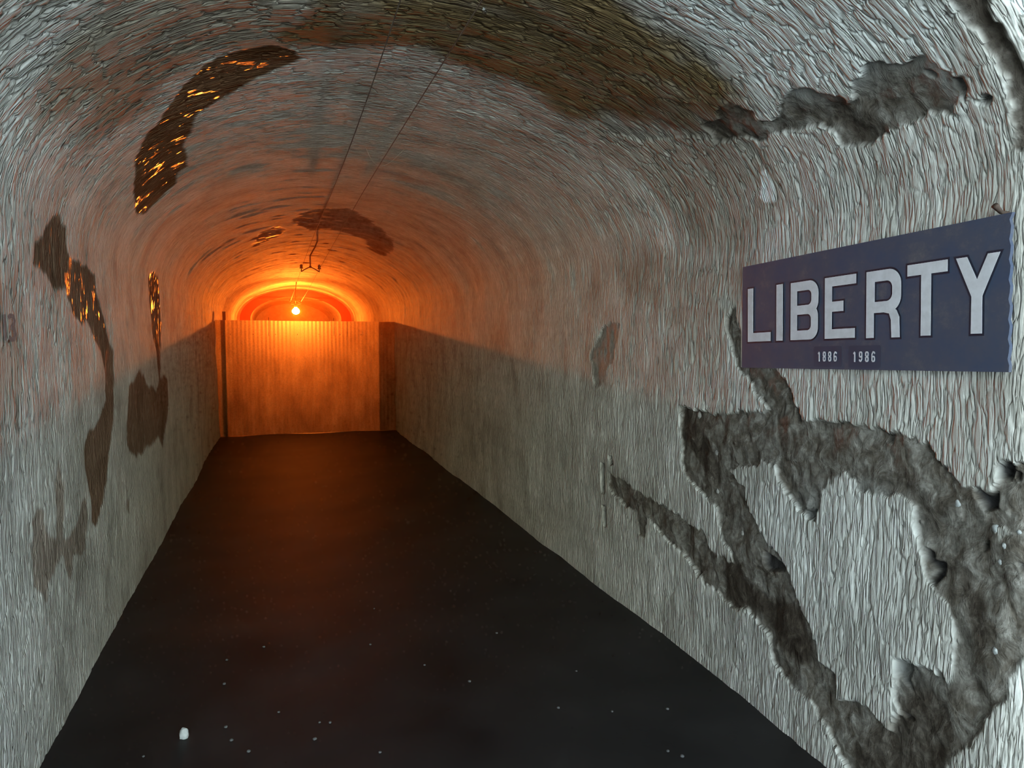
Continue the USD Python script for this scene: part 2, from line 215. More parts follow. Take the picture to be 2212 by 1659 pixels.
    ('fresh', 0.42, [(3.09, 0.696), (2.707, 0.793), (2.559, 0.744), (2.47, 0.35), (2.47, 0.154), (2.346, 0.119), (2.23, 0.123), (2.492, 0.093), (2.679, 0.06), (2.972, 0.141)]),  # fresh1
    ('fresh', 0.14, [(0.945, 1.065), (1.012, 0.728), (1.076, 0.412), (0.888, 0.29), (0.724, 0.194), (0.562, 0.152), (0.38, 0.384), (0.429, 0.654), (0.682, 0.876)]),  # fresh2
    ('stain', 0.3, [(1.887, -0.021), (1.878, -0.103), (1.308, -0.125), (1.329, 0.015), (1.478, -0.02), (1.632, -0.028)]),  # st_face
    ('damp', 0.8, [(2.619, -0.057), (2.539, -0.012), (2.51, -0.026), (2.46, -0.025), (2.418, -0.031), (2.38, -0.033), (2.352, -0.049), (2.312, -0.044), (2.286, -0.053), (2.253, -0.039), (2.224, -0.05), (2.184, -0.035), (2.134, -0.04), (2.114, -0.028), (2.097, -0.081), (2.178, -0.107), (2.259, -0.106), (2.319, -0.104), (2.37, -0.095), (2.439, -0.098), (2.499, -0.098), (2.568, -0.109)]),  # arris_d
    ('stain', 1, [(3.219, 0.615), (3.147, 0.753), (3.059, 0.762), (2.935, 0.78), (2.815, 0.766), (2.713, 0.785), (2.639, 0.782), (2.573, 0.805), (2.533, 0.882), (2.559, 1.173), (2.679, 1.392), (2.815, 1.614), (2.887, 1.733), (3.059, 1.717), (3.267, 1.71), (3.433, 1.696), (3.559, 1.703), (3.697, 1.636), (3.821, 1.62), (4.002, 1.676), (4.17, 1.69), (4.265, 1.542), (4.2, 1.334), (4.122, 0.975), (3.701, 0.805)]),  # st_v
    ('stain', 0.45, [(2.887, 1.733), (2.679, 1.392), (2.576, 0.954), (2.341, 0.948), (2.152, 0.892), (1.933, 1.229), (1.968, 1.602), (2.304, 1.797), (2.593, 1.859)]),  # st_v2
    ('stain', 0.7, [(5.124, 1.379), (5.052, 1.114), (4.919, 0.996), (4.776, 0.832), (4.639, 0.918), (4.448, 0.999), (4.117, 1.114), (4.134, 1.306), (4.145, 1.673), (4.32, 1.708), (4.488, 1.574), (4.608, 1.659), (4.833, 1.917), (5.01, 1.786)]),  # st_tl
    ('stain', 0.4, [(5.676, 1.145), (5.779, 1.342), (5.873, 1.47), (6.113, 1.391), (6.18, 1.287), (6.161, 1.085)]),  # st_l
    ('stain', 0.35, [(2.083, 2.785), (1.998, 1.563), (1.973, 1.23), (1.862, 1.095), (1.692, 1.254), (1.315, 1.349), (1.319, 1.584), (1.657, 1.68), (1.829, 2.346)]),  # st_r
    ('white', 1, [(2.271, 1.002), (2.271, 0.963), (2.205, 0.95), (2.137, 0.966), (2.141, 1.019), (2.143, 1.044), (2.174, 1.065), (2.213, 1.032)]),  # chip1
    ('white', 0.8, [(2.477, -0.133), (2.454, -0.133), (2.439, -0.142), (2.42, -0.14), (2.388, -0.161), (2.412, -0.201), (2.476, -0.206), (2.52, -0.157)]),  # face_lite
]
T_END = Y_FACE - Y0
ts = [-1.9, -1.5, -1.2, -.95, -.75, -.6, -.5, -.45]
while ts[-1] < T_END + .02:
    t_ = ts[-1]; ts.append(t_ + (.006 if t_ < 1.2 else .006 * ((t_ + 1.6) / 2.8) ** 1.5))
T = np.array(ts)
S_R = np.linspace(-.07, SPRING, 350); S_C = np.linspace(SPRING, SPRING + LC, 480); S_L = np.linspace(SPRING + LC, STOT + .07, 196)
S = np.r_[S_R, S_C[1:], S_L[1:]]
ss, tt = np.meshgrid(S, T, indexing='ij')
dtl = np.gradient(T)[None, :] * np.ones((len(S), 1))
def nz(a, b, seed, octv=1, w=0.0):
    return meshkit.fbm(np.stack([ss * a, tt * b, np.full_like(ss, w)], -1), octv, seed)
def sstep(a, b, x):
    k = np.clip((x - a) / (b - a), 0, 1); return k * k * (3 - 2 * k)
rag = (nz(13, 48, 3, 3) - .5) * .035 + (nz(6, 6, 5, 4) - .5) * .07 + (nz(55, 60, 6, 1) - .5) * .012
rag_soft = (nz(4, 4, 8, 4) - .5) * .22
F = {k: np.zeros_like(ss) for k in ('bare', 'wet', 'stain', 'hole', 'damp', 'white')}
ID = np.full(ss.shape, -1)
def signed(poly, s, t):
    a = np.array(poly); b = np.roll(a, -1, 0); d2 = np.full(s.shape, 1e9); ins = np.zeros(s.shape, bool)
    for (s0, t0), (s1, t1) in zip(a, b):
        es, et = s1 - s0, t1 - t0; L2 = es * es + et * et + 1e-12
        k = np.clip(((s - s0) * es + (t - t0) * et) / L2, 0, 1)
        d2 = np.minimum(d2, (s - s0 - k * es) ** 2 + (t - t0 - k * et) ** 2)
        if s1 != s0:
            c = ((s0 > s) != (s1 > s)) & (t < (t1 - t0) * (s - s0) / (s1 - s0) + t0); ins ^= c
    d = np.sqrt(d2); return np.where(ins, -d, d)
PARTS = {}
for i, (kind, amount, poly) in enumerate(PATCHES):
    a = np.array(poly); big = .5 if kind in ('stain', 'fresh') else .12
    i0, i1 = np.searchsorted(S, a[:, 0].min() - big), np.searchsorted(S, a[:, 0].max() + big)
    j0, j1 = np.searchsorted(T, a[:, 1].min() - big), np.searchsorted(T, a[:, 1].max() + big)
    if i1 - i0 < 2 or j1 - j0 < 2: continue
    w = np.s_[i0:i1, j0:j1]
    d = signed(poly, ss[w], tt[w])
    far = np.clip(np.mean(a[:, 1]) / 3, 1, 3)
    if kind == 'fresh': mk = (1 - sstep(-.08, .10, d + rag_soft[w])) * (.7 + .6 * nz(8, 12, 22, 3)[w]); kind = 'white'; amount = min(amount, .499)
    elif kind == 'stain': mk = 1 - sstep(-.10, .12, d + rag_soft[w]); mk *= .75 + .5 * nz(6, 9, 21, 3)[w]
    elif kind == 'damp': mk = 1 - sstep(-.02, .02, d + rag[w] * .8)
    elif kind == 'hole': mk = 1 - sstep(-.006, .008, d + rag[w] * .18)
    elif kind == 'white': mk = 1 - sstep(-.005, .005, d + rag[w] * .15)
    elif kind == 'wet': mk = 1 - sstep(-.012 * far, .012 * far, d + rag[w] * .6 * far ** 1.4)
    else: mk = 1 - sstep(-.003, .004, d + rag[w] * .85)
    mk = np.clip(mk, 0, 1)
    if amount < 0: F[kind][w] *= 1 - mk * -amount
    else: F[kind][w] = np.maximum(F[kind][w], mk * amount)
    if amount > 0 and kind in ('bare', 'wet', 'white') and PATCHES[i][0] != 'fresh':
        PARTS[i] = (kind, amount); ID[w] = np.where((mk > .5), i, ID[w])
    if amount < 0:
        ID[w] = np.where(mk > .5, -1, ID[w])
fine = np.clip(1.3 - dtl / .014, 0, 1)
gr = lambda n_, wd: sstep(0, wd, np.abs(n_ - .5))
warp = (nz(2.5, 3, 31, 2) - .5) * .03
def nzw(a, b, seed, octv=1): return meshkit.fbm(np.stack([ss * a, (tt + warp) * b, np.zeros_like(ss)], -1), octv, seed)
rough_c = sstep(SPRING - .1, SPRING + .4, ss) * (1 - sstep(SPRING + LC - .4, SPRING + LC + .1, ss))
plates = gr(nzw(6.5, 32, 11, 2), .07) * (1 - rough_c) + gr(nzw(13, 27, 12, 2), .08) * rough_c                         # flat tongues of plaster between narrow grooves, drawn up and over
coarse = nzw(4, 11, 13, 3)
nb = 1 - np.clip(F['bare'] * 1.2, 0, 1)
rough_c = sstep(SPRING - .1, SPRING + .4, ss) * (1 - sstep(SPRING + LC - .4, SPRING + LC + .1, ss))
disp = (nz(.9, .7, 17, 3) - .5) * .07
disp += nb * fine * (.0045 + .003 * rough_c) * (plates - .5)
disp += nb * (coarse - .5) * (.010 + .016 * sstep(5, 11, tt))
lumps = meshkit.fbm(np.stack([ss * 8, tt * 9, np.zeros_like(ss)], -1), 4, 19)
disp += F['bare'] * (-.010 + (lumps - .5) * .045)
disp -= .030 * F['hole'] + .004 * F['damp'] + .003 * F['wet']
disp += .003 * F['white']
by_board = sstep(1.36, 1.46, ss) * (1 - sstep(1.93, 2.03, ss)) * (1 - sstep(1.22, 1.36, tt))
disp = disp * (1 - by_board) + np.minimum(disp * .6, .012) * by_board
disp = np.where(tt < -.5, disp * .3, disp)
V = surf(ss, tt, disp)
# smooth normals from the whole sheet, so that the pieces cut from it meet without a seam
du, dv = np.gradient(V, axis=0), np.gradient(V, axis=1)
NRM = np.cross(dv, du); NRM /= np.maximum(np.linalg.norm(NRM, axis=-1, keepdims=True), 1e-12)
ctr = np.array([XC, 0, 1.4])
if ((V[400, 200] - ctr)[[0, 2]] @ NRM[400, 200][[0, 2]]) > 0: NRM = -NRM; FLIP = True
else: FLIP = False
nS, nT = ss.shape
idx = np.arange(nS * nT).reshape(nS, nT)
quad = np.stack([idx[:-1, :-1], idx[1:, :-1], idx[1:, 1:], idx[:-1, 1:]], -1).reshape(-1, 4)
qv = V.reshape(-1, 3)[quad[0]]; 
tri = np.concatenate([quad[:, [0, 1, 2]], quad[:, [0, 2, 3]]])
qid = np.tile(np.max(np.stack([ID[:-1, :-1], ID[1:, 1:]]), 0).ravel(), 2)
qrow = np.tile(np.repeat(np.arange(nS - 1), nT - 1), 2)
tn = np.cross(V.reshape(-1, 3)[tri[:, 1]] - V.reshape(-1, 3)[tri[:, 0]], V.reshape(-1, 3)[tri[:, 2]] - V.reshape(-1, 3)[tri[:, 0]])
wrong = (tn * NRM.reshape(-1, 3)[tri[:, 0]]).sum(-1) < 0
tri[wrong] = tri[wrong][:, ::-1]
PLASTER = masonry()
FV, FN, FS = V.reshape(-1, 3).astype(np.float32), NRM.reshape(-1, 3).astype(np.float32), np.stack([ss, tt, ss * 0], -1).reshape(-1, 3).astype(np.float32)
def sheet(name, sel, parent=None):
    f = tri[sel]; used, inv = np.unique(f, return_inverse=True); f = inv.reshape(-1, 3).astype(np.int32)
    me = UsdGeom.Mesh.Define(stage, pth(parent, name))
    me.CreatePointsAttr(Vt.Vec3fArray.FromNumpy(FV[used]))
    me.CreateFaceVertexCountsAttr(Vt.IntArray.FromNumpy(np.full(len(f), 3, np.int32)))
    me.CreateFaceVertexIndicesAttr(Vt.IntArray.FromNumpy(np.ascontiguousarray(f.ravel())))
    me.CreateSubdivisionSchemeAttr('none')
    me.CreateNormalsAttr(Vt.Vec3fArray.FromNumpy(FN[used])); me.SetNormalsInterpolation('vertex')
    pv = UsdGeom.PrimvarsAPI(me)
    pv.CreatePrimvar('surf', Sdf.ValueTypeNames.Float3Array, 'vertex').Set(Vt.Vec3fArray.FromNumpy(FS[used]))
    for k, a in F.items():
        pv.CreatePrimvar(k, Sdf.ValueTypeNames.FloatArray, 'vertex').Set(Vt.FloatArray.FromNumpy(a.reshape(-1)[used].astype(np.float32)))
    UsdShade.MaterialBindingAPI.Apply(me.GetPrim()).Bind(PLASTER)
    return me.GetPrim()
nR, nC = len(S_R) - 1, len(S_C) - 1
SIDES = [('wall_right', qrow < nR, 'limewashed plaster wall with fallen patches beside the blue board'),
         ('ceiling', (qrow >= nR) & (qrow < nR + nC), 'rough plastered barrel vault stained brown over the tunnel'),
         ('wall_left', qrow >= nR + nC, 'pale plaster wall with dark wet runs on the left')]
PIECE = {'bare': ('bared_stone', 'bared brown stone where plaster fell away'), 'wet': ('wet_patch', 'dark glistening wet patch'), 'white': ('filler_patch', 'small pale smooth patch')}
side_prim = {}
for name, sel, label in SIDES:
    P_ = side_prim[name] = tag(sheet(name, sel & (qid < 0)), label, name.split('_')[0], kind='structure')
    for i, (kind, amount) in PARTS.items():
        w = sel & (qid == i)
        if w.sum() > 12:
            tag(sheet(PIECE[kind][0], w, P_), PIECE[kind][1])

# ------------------------------------------------------------------ the gallery in front of the mouth, where the camera stands: pale walls, open to the sky behind
GALLERY = simple('gallery_limewash', (.50, .49, .46), .85, noise=.2, scale=4, bump=.01)
GX0, GX1, GYB, GZT = -3.4, 4.6, -5.5, 3.9
for nm, sz, c_, lb in (('wall_gallery', (.3, 7.2, 4.2), (GX0 - .15, GYB + 3.6, 1.95), 'pale side wall of the open gallery before the tunnel'), ('wall_gallery', (.3, 7.2, 4.2), (GX1 + .15, GYB + 3.6, 1.95), 'pale far side wall of the open gallery before the tunnel'),
                       ('ceiling_gallery', (8.6, 7.2, .3), ((GX0 + GX1) / 2, GYB + 3.6, GZT + .15), 'flat pale ceiling of the open gallery before the tunnel')):
    tag(obj(nm, bx(sz, c_), GALLERY), lb, nm.split('_')[0], kind='structure')

# ------------------------------------------------------------------ floor: black trodden earth
EARTH = mat('black_earth', {'tc': ('texture_coordinate', {}), 'n': ('noise_texture', dict(scale=2.2, detail=3, roughness=.5)), 'n2': ('noise_texture', dict(scale=70, detail=4, roughness=.7)),
    'r': ('rgb_ramp', dict(ramp=[(.3, (.010, .009, .0095)), (.6, (.018, .0165, .017)), (.8, (.028, .026, .026))])),
    'b': ('bump', dict(strength=.06, distance=.004)), 'p': ('principled_bsdf', dict(roughness=.5, specular_ior_level=.14))},
    [('tc.object', 'n.vector'), ('tc.object', 'n2.vector'), ('n.fac', 'r.fac'), ('r.color', 'p.base_color'), ('n2.fac', 'b.height'), ('b.normal', 'p.normal')])
gx, gy = np.linspace(-3.7, 4.9, 110), np.linspace(-6, 24.6, 300)
GX, GY = np.meshgrid(gx, gy, indexing='ij')
GZ = (meshkit.fbm(np.stack([GX * 1.7, GY * 1.7, GX * 0], -1), 4, 41) - .5) * .03 - .004
gi = np.arange(GX.size).reshape(GX.shape)
floor = obj('floor', (np.stack([GX, GY, GZ], -1).reshape(-1, 3), np.stack([gi[:-1, :-1], gi[1:, :-1], gi[1:, 1:], gi[:-1, 1:]], -1).reshape(-1, 4)), EARTH, None, True)
tag(floor, 'dark black earth floor running the length of the tunnel', 'floor', kind='structure')
def floor_z(x, y): return float((meshkit.fbm(np.array([[x * 1.7, y * 1.7, 0]]), 4, 41)[0] - .5) * .03 - .004)

# ------------------------------------------------------------------ far end: step with a red arch, inner passage, end wall
PALE = simple('pale_limewash', (.60, .57, .52), .8, noise=.25, scale=3.5, bump=.01)
def arch(hw, apex, spring=1.25 * H, foot=-.05, n=48):
    a = np.linspace(0, np.pi, n)
    return Polygon([(XC + hw, foot)] + [(XC + hw * np.cos(k), spring + (apex - spring) * np.sin(k)) for k in a] + [(XC - hw, foot)])
OPEN = arch(.673 * H, 1.60 * H)
face = sbox(XC - 2, -.05, XC + 2, 3.2).difference(OPEN)
wall_end = obj('wall_end', upright(extrude(face, .25), Y_FACE), PALE)
tag(wall_end, 'pale stepped end of the vault around the red arch', 'wall', kind='structure')
RED = simple('red_paint', (.75, .012, .008), .55, noise=.12, scale=4)
ra = obj('red_arch', upright(extrude(arch(.823 * H, 1.70 * H, foot=0).difference(arch(.673 * H, 1.60 * H)), .06), Y_FACE - .061), RED)
tag(ra, 'red painted arch band around the opening behind the lamp', 'arch')
Y_BACK = 14.7 * H
ring = np.array(OPEN.exterior.coords)[:-1]
ys = np.linspace(Y_FACE + .02, Y_BACK + .05, 24)
PV = np.array([[(x, y, z) for x, z in ring] for y in ys]); PV[..., 0] += .02 * np.sin(PV[..., 1] * 9 + PV[..., 2] * 5)
k = len(ring); gi = np.arange(len(ys) * k).reshape(len(ys), k)
passage = obj('wall_passage', (PV.reshape(-1, 3), np.stack([gi[:-1, :-1], gi[:-1, 1:], gi[1:, 1:], gi[1:, :-1]], -1).reshape(-1, 4)), PALE, None, True)
tag(passage, 'pale arched lining of the short passage beyond the red arch', 'wall', kind='structure')
back = obj('wall_back', bx((2.6, .1, 3.0), (XC, Y_BACK + .05, 1.45)), PALE)
tag(back, 'pale blank wall closing the passage behind the lamp', 'wall', kind='structure')

IRON = simple('rusted_iron', (.055, .032, .022), .75, noise=.4, scale=60, bump=.001)
tr = obj('tie_rod', tube([(-.21 * H, 11.72 * H, 1.534 * H), (.28 * H, 11.72 * H, 1.533 * H), (.777 * H, 11.72 * H, 1.532 * H)], .013), IRON, None, True)
tag(tr, 'thin dark iron tie rod spanning the red arch', 'rod')

# ------------------------------------------------------------------ corrugated sheet barrier
SHEET = mat('dirty_translucent_sheet', {'tc': ('texture_coordinate', {}), 'm': ('mapping', dict(mapping_type='point', scale=(3, 3, 1.0))), 'n': ('noise_texture', dict(scale=1.4, detail=7, roughness=.65)),
    'n2': ('noise_texture', dict(scale=40, detail=4, roughness=.7)), 'r': ('rgb_ramp', dict(ramp=[(.3, (.20, .14, .09)), (.5, (.40, .33, .26)), (.68, (.58, .52, .45))])),
    'g': ('rgb_ramp', dict(ramp=[(.35, (.62, .62, .62)), (.62, (1, 1, 1))])), 'mm': ('mix', dict(mix_type='multiply', fac=.8)), 'dk': ('mix', dict(mix_type='multiply', fac=1.0, color2=(.22, .20, .19))),
    'b': ('bump', dict(strength=.6, distance=.002)), 't': ('translucent_bsdf', {}), 'p': ('principled_bsdf', dict(roughness=.5, specular_ior_level=.3)), 'rf': ('refraction_bsdf', dict(roughness=.7, IOR=1.3, color=(.75, .7, .65))), 'm2': ('mix_closure', dict(fac=.10)), 'mx': ('mix_closure', dict(fac=.62))},
    [('tc.object', 'm.vector'), ('m.vector', 'n.vector'), ('tc.object', 'n2.vector'), ('n.fac', 'r.fac'), ('n2.fac', 'g.fac'), ('r.color', 'mm.color1'), ('g.color', 'mm.color2'), ('mm.color', 't.color'),
     ('mm.color', 'dk.color1'), ('dk.color', 'p.base_color'), ('n2.fac', 'b.height'), ('b.normal', 'p.normal'), ('p.BSDF', 'mx.closure1'), ('t.BSDF', 'm2.closure1'), ('rf.BSDF', 'm2.closure2'), ('m2.closure', 'mx.closure2')], 'mx.closure')
YB = 7.85 * H; XL, XR = -.546 * H, 1.222 * H; ZL, ZR = 1.153 * H, 1.144 * H
TIMBER = simple('dark_timber', (.06, .04, .028), .8, noise=.4, scale=20, bump=.002)
bar = thing('corrugated_barrier', 'translucent corrugated sheets glowing orange across the tunnel in front of the lamp', 'barrier', ((XL + XR) / 2, YB, 0))
def corrugated(x0, x1, off, seed):
    n = int((x1 - x0) / .0052); x = np.linspace(x0, x1, n)
    y = .0026 * np.sin(2 * np.pi * x / .0625) + off
    zt = ZL + (ZR - ZL) * (x - XL) / (XR - XL) + .006 * np.sin(seed * 3.0)
    rows = np.linspace(0, 1, 9)
    v = np.stack([np.broadcast_to(x, (9, n)) - (XL + XR) / 2, np.broadcast_to(y, (9, n)) + .004 * np.sin(rows * 5 + seed)[:, None], rows[:, None] * zt], -1).reshape(-1, 3)
    a = np.arange(9 * n).reshape(9, n); return v, np.stack([a[:-1, :-1], a[:-1, 1:], a[1:, 1:], a[1:, :-1]], -1).reshape(-1, 4)
edges = XL + (XR - XL) * np.array([0, .31, .62, .90, 1])
for i, (a_, b_) in enumerate(((0, 1), (1, 2), (2, 4), (3, 4))):
    obj('corrugated_sheet', corrugated(edges[a_], edges[b_], -.014 * (i == 3), i + 1), SHEET, bar, True)
obj('post', bx((.05, .07, 1.98), (-.468 * H - (XL + XR) / 2, .08, .99)), TIMBER, bar)
for px in (.40, .62, -.62):
    obj('nail', tube([(px, .03, 1.60), (px, .03, 1.80), (px + .003, .028, 1.895)], .003, 6), IRON, bar)
for z in (1.0, 1.62):
    for q_ in range(8):
        s_ = trimesh.creation.icosphere(1, .006); s_.apply_translation([-1.2 + q_ * .34, -.011, z]); obj('screw', s_, IRON, bar)

# ------------------------------------------------------------------ overhead wires, brackets, lamp
WIRE = simple('old_wire', (.09, .065, .045), .6)
CERAMIC = simple('brown_ceramic', (.10, .055, .035), .35)
WX = (.228 * H, .373 * H); YB1, YB2 = 6.47 * H, 11.0 * H
def vault_z(x): return SPRING + RISE * math.sqrt(max(0, 1 - ((x - XC) / HW) ** 2))
def bracket(y, z, label, lean):
    c = (WX[0] + WX[1]) / 2; b = thing('wire_bracket', label, 'bracket', (c, y, vault_z(c)))
    top = 0.03; zz = z - vault_z(c); hw = (WX[1] - WX[0]) / 2
    obj('rod', tube([(.08 * lean, -.45 * lean, top), (.05 * lean, -.25 * lean, top + (zz - top) * .25), (.0, -.02 * lean, top + (zz - top) * .52), (0, 0, top + (zz - top) * .62), (0, 0, zz + .0)], .009), IRON, b, True)
    hub = trimesh.creation.icosphere(2, .017); hub.apply_translation((0, 0, zz)); obj('hub', hub, IRON, b, True)
    for s_ in (-1, 1):
        obj('arm', tube([(0, 0, zz), (s_ * hw * .6, 0, zz - .035), (s_ * hw, 0, zz - .065)], .007), IRON, b, True)
        ins = lathe([(0, -.005), (.006, -.005), (.006, .035), (.02, .035), (.024, .045), (.017, .055), (.017, .062), (.021, .07), (.018, .082), (.010, .094), (0, .097)], 16)
        ins.apply_translation((s_ * hw, 0, zz - .065)); obj('insulator', ins, CERAMIC, b, 40)
    return b
bracket(YB1, 1.575 * H, 'forked iron bracket with two insulators hanging from the vault before the barrier', 1)
bracket(YB2, 1.50 * H, 'small forked wire bracket just above the lit lamp', .25)
Z1 = (1.605, 1.61); Zm = (1.563, 1.612)
for i, lab in ((0, 'longer thin dark overhead wire running along the vault to the lamp'), (1, 'second thin dark overhead wire, nearer the blue board, along the vault')):
    x = WX[i]
    ctrl = [(1.02, vault_z(x) / H + .01), (1.08, 1.66), (1.3, Z1[i]), (2.75, Zm[i]), (4.6, 1.572 if i == 0 else 1.588), (6.47, 1.555), (8.7, 1.508), (11.0, 1.481)]
    yy = np.array([c[0] for c in ctrl]); zz = np.array([c[1] for c in ctrl])
    from scipy.interpolate import PchipInterpolator
    yq = np.r_[np.linspace(1.02, 1.3, 10), np.linspace(1.4, 11.0, 60)]
    wv = obj('overhead_wire', tube(np.stack([np.full_like(yq, x), yq * H, PchipInterpolator(yy, zz)(yq) * H], -1), .0021, 6), WIRE, None, True)
    tag(wv, lab, 'wire', 'overhead wires under the vault')
STRAND = simple('pale_fibre', (.35, .28, .22), .8)
def strand(pts, label):
    p = np.array(pts, float); t_ = np.linspace(0, 1, len(p)); q_ = np.linspace(0, 1, 28)
    from scipy.interpolate import CubicSpline
    tag(obj('dangling_strand', tube(CubicSpline(t_, p)(q_), .0011, 5), STRAND, None, True), label, 'strand', 'loose fibres under the vault')

BL = np.array([.307 * H, 11.2 * H, 1.352 * H])
lamp = thing('hanging_lamp', 'glowing orange lamp bulb hanging from the vault behind the barrier', 'lamp', BL)
GLOW = mat('lamp_glow', {'e': ('emission', dict(color=LAMP, strength=LAMP_STRENGTH))}, [], 'e.emission')
bulb = lathe(np.array([(0, -.075), (.03, -.068), (.055, -.045), (.068, -.012), (.066, .02), (.05, .05), (.03, .075), (.022, .095), (0, .095)]) * [1.3, 1], 24)
obj('bulb', bulb, GLOW, lamp, True)
obj('socket', lathe([(0, .085), (.03, .085), (.034, .10), (.034, .14), (.018, .16), (0, .16)], 20), IRON, lamp, 40)
spot = UsdLux.SphereLight.Define(stage, '/World/hanging_lamp/light')
spot.AddTranslateOp().Set(Gf.Vec3d(0, -.105, 0)); spot.AddRotateXYZOp().Set(Gf.Vec3f(-90, 0, 0))
spot.CreateRadiusAttr(.03); spot.CreateColorAttr(Gf.Vec3f(*LAMP)); spot.CreateIntensityAttr(BEAM)
sh = UsdLux.ShapingAPI.Apply(spot.GetPrim()); sh.CreateShapingConeAngleAttr(BEAM_ANGLE); sh.CreateShapingConeSoftnessAttr(1.0)
obj('cord', tube([(0, 0, .155), (-.003, -.05, .21), (-.008, -.25, .255)], .004, 6), WIRE, lamp, True)
obj('cross_bar', bx((.20, .012, .012), (0, 0, .165)), IRON, lamp)

# ------------------------------------------------------------------ the painted board
NAVY = mat('navy_board_paint', {'tc': ('texture_coordinate', {}), 'n': ('noise_texture', dict(scale=9, detail=6, roughness=.7)), 'n2': ('noise_texture', dict(scale=120, detail=3)),
    'r': ('rgb_ramp', dict(ramp=[(.35, (.042, .060, .108)), (.55, (.058, .068, .104)), (.68, (.088, .092, .115)), (.8, (.15, .15, .17))])),
    'b': ('bump', dict(strength=.3, distance=.001)), 'p': ('principled_bsdf', dict(roughness=.6, specular_ior_level=.3))},
    [('tc.object', 'n.vector'), ('tc.object', 'n2.vector'), ('n.fac', 'r.fac'), ('r.color', 'p.base_color'), ('n2.fac', 'b.height'), ('b.normal', 'p.normal')])
EDGE = simple('pale_board_edge', (.42, .41, .36), .8, noise=.2, scale=40)
LETTER = simple('off_white_paint', (.56, .57, .62), .7, noise=.10, scale=25)
OUTL = simple('dark_outline_paint', (.010, .013, .030), .6)
d1 = np.array([-.01618407, -.99937268, .03150109]); d2 = np.array([.00051007, .0314970, .9995037]); dn = np.cross(d1, d2)
O = np.array([1.93753903, 2.7648456, 1.46054633])
M4 = np.eye(4); M4[:3, 0], M4[:3, 1], M4[:3, 2], M4[:3, 3] = d1, d2, dn, O
board = UsdGeom.Xform.Define(stage, pth(None, 'sign_board'))
board.AddTransformOp().Set(Gf.Matrix4d(*M4.T.ravel().tolist())); board = board.GetPrim()
tag(board, 'dark blue painted board lettered in white capitals on the right wall', 'sign')
BW, BH, TH = 1.252, .4353, .011
rim = [(0, 0), (BW - .004, 0)] + [(BW - .004 + .004 * math.sin(k * 2.1) * (k % 3) / 2, BH * k / 24) for k in range(1, 24)] + [(BW + .001, BH), (.006, BH)]
pl = extrude(Polygon(rim), TH); pl.apply_translation((0, 0, -TH)); obj('plate', pl, NAVY, board)
eg = bx((.013, BH - .004, .03), (-.0066, BH / 2, -.019)); tag(obj('edging', eg, EDGE, board), 'pale mortar strip along the left edge of the board')
for u in (.12, .62, 1.15): obj('batten', bx((.05, BH * .8, .04), (u, BH / 2, -TH - .0205)), TIMBER, board)
Lb, Lt = .111, .334; W_ = .0365
def stroke(pts, w=W_): return LineString(pts).buffer(w / 2, cap_style=2, join_style=2)
def rct(x0, y0, x1, y1): return sbox(x0, y0, x1, y1)
def bowl(x0, x1, y0, y1, r): return unary_union([sbox(x0, y0, x1 - r, y1), sbox(x0, y0 + r, x1, y1 - r), Point(x1 - r, y0 + r).buffer(r), Point(x1 - r, y1 - r).buffer(r)])
mid = .225
LET = {
 'L': unary_union([rct(.045, Lb, .083, Lt + .003), rct(.045, Lb, .202, .148)]),
 'I': rct(.239, Lb, .279, Lt + .002),
 'B': unary_union([bowl(.328, .4865, mid - .017, Lt, .05), bowl(.328, .484, Lb, mid + .018, .045)]).difference(bowl(.366, .448, .243, .299, .02)).difference(bowl(.366, .446, .147, .208, .02)),
 'E': unary_union([rct(.521, Lb, .558, .333), rct(.521, .2995, .677, .333), rct(.521, .208, .616, .2445), rct(.521, Lb, .672, .145)]),
 'R': unary_union([bowl(.725, .874, .191, .332, .052), rct(.725, Lb - .003, .759, .332), Polygon([(.80, .2), (.838, .208), (.856, .196), (.868, .172), (.870, Lb - .004), (.836, Lb - .004), (.833, .165), (.825, .186), (.80, .1915)])]).difference(bowl(.762, .838, .228, .295, .024)),
 'T': unary_union([rct(.899, .2985, 1.049, .334), rct(.953, Lb - .002, .990, .31)]),
 'Y': unary_union([Polygon([(1.078, .332), (1.115, .332), (1.1485, .264), (1.182, .333), (1.220, .333), (1.166, .216), (1.166, .109), (1.130, .109), (1.131, .216)])]),
}
for ch, poly in LET.items():
    g = extrude(poly.buffer(.0065, join_style=2), .0008); g.apply_translation((0, 0, .0002)); ol = obj('letter_outline', g, OUTL, board)
    g = extrude(poly, .0012); g.apply_translation((0, 0, .0006)); tag(obj('letter', g, LETTER, board), 'off-white painted capital ' + ch)
def digit(ch):                              # narrow stencilled figures in a box 0.62 wide, 1 tall
    s = lambda p, w=.17: LineString(p).buffer(w / 2, cap_style=2, join_style=1)
    oval = lambda y0, y1: Polygon(bowl(.04, .62, y0, y1, .2).union(sbox(.24, y0, .42, y1)).exterior.coords).intersection(bowl(-.3, .62, y0, y1, .24)) if False else bowl(.04, .62, y0, y1, .22).difference(sbox(.04, y0, .14, y0 + .1)).difference(sbox(.04, y1 - .1, .14, y1))
    o = lambda y0, y1: oval(y0, y1).difference(bowl(.21, .45, y0 + .15, y1 - .15, .10))
    return {'1': unary_union([s([(.36, 0), (.38, .92)], .2), s([(.14, .78), (.38, .95)], .15)]),
            '8': unary_union([o(0, .55), o(.46, 1.0)]),
            '6': unary_union([o(0, .58), s([(.12, .3), (.12, .72), (.3, .93), (.52, .88), (.58, .76)], .16)]),
            '9': unary_union([o(.42, 1.0), s([(.54, .7), (.54, .28), (.36, .08), (.16, .12), (.08, .24)], .16)])}[ch]
from shapely import affinity
